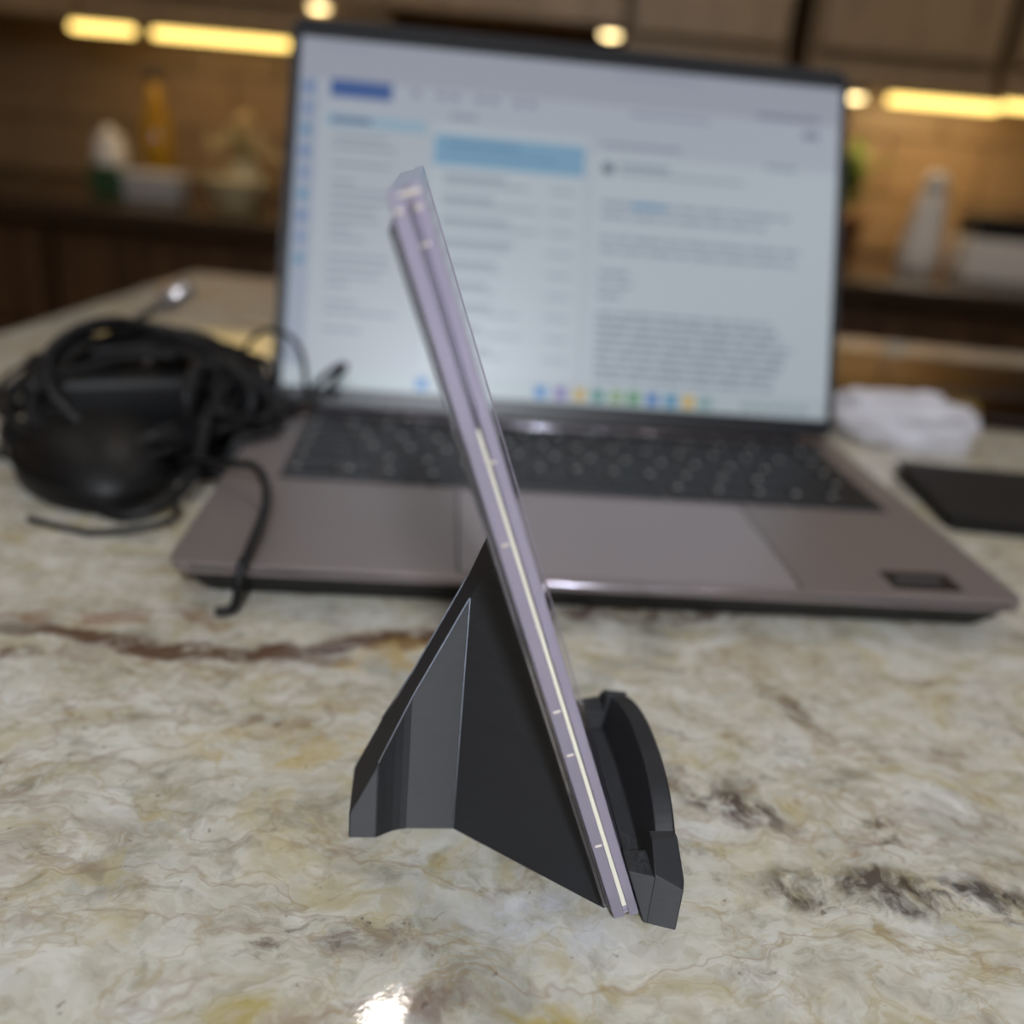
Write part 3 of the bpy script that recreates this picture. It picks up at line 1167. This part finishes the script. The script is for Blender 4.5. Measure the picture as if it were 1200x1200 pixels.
ring('middle_frame', -.0057, -.0031, .0002, .0046)
ring('front_rim', -.00215, 0, 0, .0034)
plate('back_rim', -.0063, -.0058, .0003, M['clear'], .0001, .0022, SLn - .0045)
plate('back_lid', -.0071, -.0064, .0003, M['clear'], .0001, .0035, SLn - .0055)
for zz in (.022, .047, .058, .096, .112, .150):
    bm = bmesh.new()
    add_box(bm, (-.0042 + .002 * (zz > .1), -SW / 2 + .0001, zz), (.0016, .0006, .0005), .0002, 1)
    from_bm('weld_glint_mark', bm, M['white'], slab)

for xx, wd_, zz in ((-.0022, .0034, SLn - .0012), (-.0046, .0012, SLn - .0034), (-.0016, .0012, SLn - .0036)):  # white nubs standing in for bright highlights on the slab's top end
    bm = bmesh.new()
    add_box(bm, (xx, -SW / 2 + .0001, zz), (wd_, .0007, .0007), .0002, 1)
    from_bm('weld_glint_mark', bm, M['white'], slab)

# ------------------------------------------------------------------ left: cables, adapter
ad = empty('power_adapter', (-.218, .185, 0), .35)
tag(ad, 'black laptop power adapter brick half buried in tangled cables', 'adapter')
bm = bmesh.new()
add_box(bm, (0, 0, .019), (.115, .06, .038), .006, 3)
from_bm('body', bm, M['brick'], ad, True)
bm = bmesh.new()
add_box(bm, (.061, 0, .019), (.012, .018, .012), .002, 2)
from_bm('socket', bm, M['rubber'], ad)
lathe('indicator', [(.002, .0375), (.002, .0383)], M['plug'], ad, 12)
dv = empty('rounded_device', (-.222, .118, 0), .5)
bm = bmesh.new()
bmesh.ops.create_uvsphere(bm, u_segments=28, v_segments=16, radius=1)
for v in bm.verts:
    x, y, z = v.co
    v.co = Vector((x * .034 * (1 + .12 * y), y * .052, max(z, -.16) * .024 + .0045))
from_bm('shell', bm, M['brick'], dv, True)
bm = bmesh.new()
tube_bm(bm, [(.0345 * math.cos(a) * (1 + .12 * math.sin(a)), .0525 * math.sin(a), .010) for a in [2 * PI * k / 36 for k in range(37)]], .0009, 6)
from_bm('seam', bm, M['cable'], dv, True)
tag(dv, 'black rounded plastic device lying under the cables at far left', 'device')


def fix(p, r=.003):
    """keep a strand above counter and laptop deck"""
    zmin = r
    if p.x > -.163 and -.004 < p.y < .215:
        zmin = LH + .0012 + r
    if p.z < zmin:
        p.z = zmin
    # stay in front of the lid
    if p.x > -.163 and p.y > .182 + (p.z - .018) * .43:
        p.y = .182 + (p.z - .018) * .43
    return p


def coil(seed, c, R, turns, jitter, r, tilt, tail=None, head=None):
    g = random.Random(seed)
    pts = list(head or [])
    n = 7
    for k in range(int(turns * n)):
        a = 2 * PI * k / n + g.uniform(-.12, .12)
        tr = int(k / n)
        gg = random.Random(seed * 100 + tr)
        rx = R * gg.uniform(.78, 1.12)
        ry = R * gg.uniform(.6, 1.0)
        E_ = Euler((tilt + gg.uniform(-.45, .45), gg.uniform(-.4, .4), gg.uniform(-.6, .6)))
        o_ = Vector((gg.uniform(-1, 1), gg.uniform(-1, 1), gg.uniform(-.6, .6))) * jitter
        p = Vector((math.cos(a) * rx, math.sin(a) * ry, 0))
        p.rotate(E_)
        pts.append(p + o_ + Vector(c))
    pts += list(tail or [])
    P = catmull(pts, 8)
    return [fix(p, r) for p in P]


c1 = empty('charger_cable', (-.22, .17, 0))


def rel(o, pts):
    q = o.location
    return [Vector(p) - q for p in pts]


tube('sheath', rel(c1, coil(4, (-.212, .150, .024), .054, 8, .014, .0027, .5,
     tail=[(-.172, .115, .03), (-.172, .085, .012), (-.19, .066, .0035), (-.215, .078, .0035), (-.245, .105, .0035), (-.27, .14, .0035)])), .0027, M['cable'], c1)
tag(c1, 'thick black charger cable coiled in loops left of the laptop', 'cable')
c2 = empty('thin_cable', (-.21, .16, 0))
tube('sheath', rel(c2, coil(9, (-.203, .152, .025), .050, 7, .015, .0018, .5,
     head=[(-.1236, .172, .034), (-.118, .172, .042), (-.1155, .172, .0465), (-.1205, .171, .0445), (-.128, .169, .038), (-.136, .166, .028), (-.150, .158, .024)],
     tail=[(-.178, .098, .018), (-.156, .078, .024), (-.142, .068, .028), (-.1335, .052, .028), (-.129, .030, .026), (-.1295, .010, .022), (-.131, -.0045, .016), (-.133, -.0075, .004), (-.139, -.0085, .0022)])), .0018, M['cable'], c2)
tag(c2, 'thin black cable with a loop hanging over the laptop front corner', 'cable')
c3 = empty('audio_cable', (-.21, .16, 0))
P3 = coil(15, (-.225, .155, .022), .064, 5, .016, .0014, .4,
          head=[(-.150, .150, .022), (-.1365, .168, .027), (-.1366, .172, .0486), (-.143, .172, .059), (-.152, .172, .062), (-.161, .172, .057), (-.1685, .17, .044), (-.172, .165, .0286)],
          tail=[(-.18, .09, .01), (-.172, .06, .006), (-.20, .052, .0016), (-.23, .062, .0016)])
tube('sheath', rel(c3, P3), .0014, M['cable'], c3)
tag(c3, 'thinnest black cable looped low around the pile beside the laptop', 'cable')
c4 = empty('plug_cable', (-.22, .27, 0))
P4 = catmull([(-.262, .20, .02), (-.252, .22, .036), (-.236, .235, .050), (-.226, .240, .056)], 8)
tube('sheath', rel(c4, P4), .0022, M['cable'], c4)
bm = bmesh.new()
d_ = (Vector((-.210, .246, .068)) - Vector((-.226, .240, .056)))
tube_bm(bm, rel(c4, [Vector((-.226, .240, .056)) + d_ * t for t in (0, .1, .9, 1)]), lambda t: .0062 if .05 < t < .95 else .004, 12)
from_bm('connector', bm, M['plug'], c4, True)
tag(c4, 'short black cable ending in a silver plug above the cable pile', 'cable')

# ------------------------------------------------------------------ right: plastic pouch and black folder
pg = empty('plastic_pouch', (.232, .262, 0), -.35)
bm = bmesh.new()
bmesh.ops.create_uvsphere(bm, u_segments=40, v_segments=20, radius=1)
for v in bm.verts:
    x, y, z = v.co
    p = Vector((x * .046, y * .026, z * .021))
    nn = mnoise.noise(Vector((x * 2.2, y * 2.2, z * 2.2)) + Vector((3, 1, 7)))
    n2 = mnoise.noise(Vector((x * 5, y * 5, z * 5)))
    p *= 1 + .30 * nn + .14 * abs(n2)
    p.z = max(p.z, -.010) + .0105
    v.co = p
from_bm('film', bm, M['bag'], pg)
bm = bmesh.new()
add_box(bm, (-.043, .006, .010), (.016, .03, .0012), .0003, 1, (0, .5, .2))
from_bm('sealed_edge', bm, M['bag'], pg)
tag(pg, 'crumpled white plastic pouch right of the laptop lid', 'pouch')
nb = empty('folder', (.262, .145, 0), -.12)
bm = bmesh.new()
rounded_slab(bm, -.07, .07, -.045, .04, 0, .0018, .005, 5, .0005)
from_bm('cover', bm, M['rubber'], nb)
bm = bmesh.new()
rounded_slab(bm, -.068, .069, -.043, .038, .0018, .0062, .004, 5, .0003)
from_bm('pages', bm, M['darkbox'], nb)
bm = bmesh.new()
rounded_slab(bm, -.07, .07, -.045, .04, .0062, .0082, .005, 5, .0006)
from_bm('cover', bm, M['rubber'], nb)
tag(nb, 'flat black notebook lying on the granite right of the laptop', 'notebook')
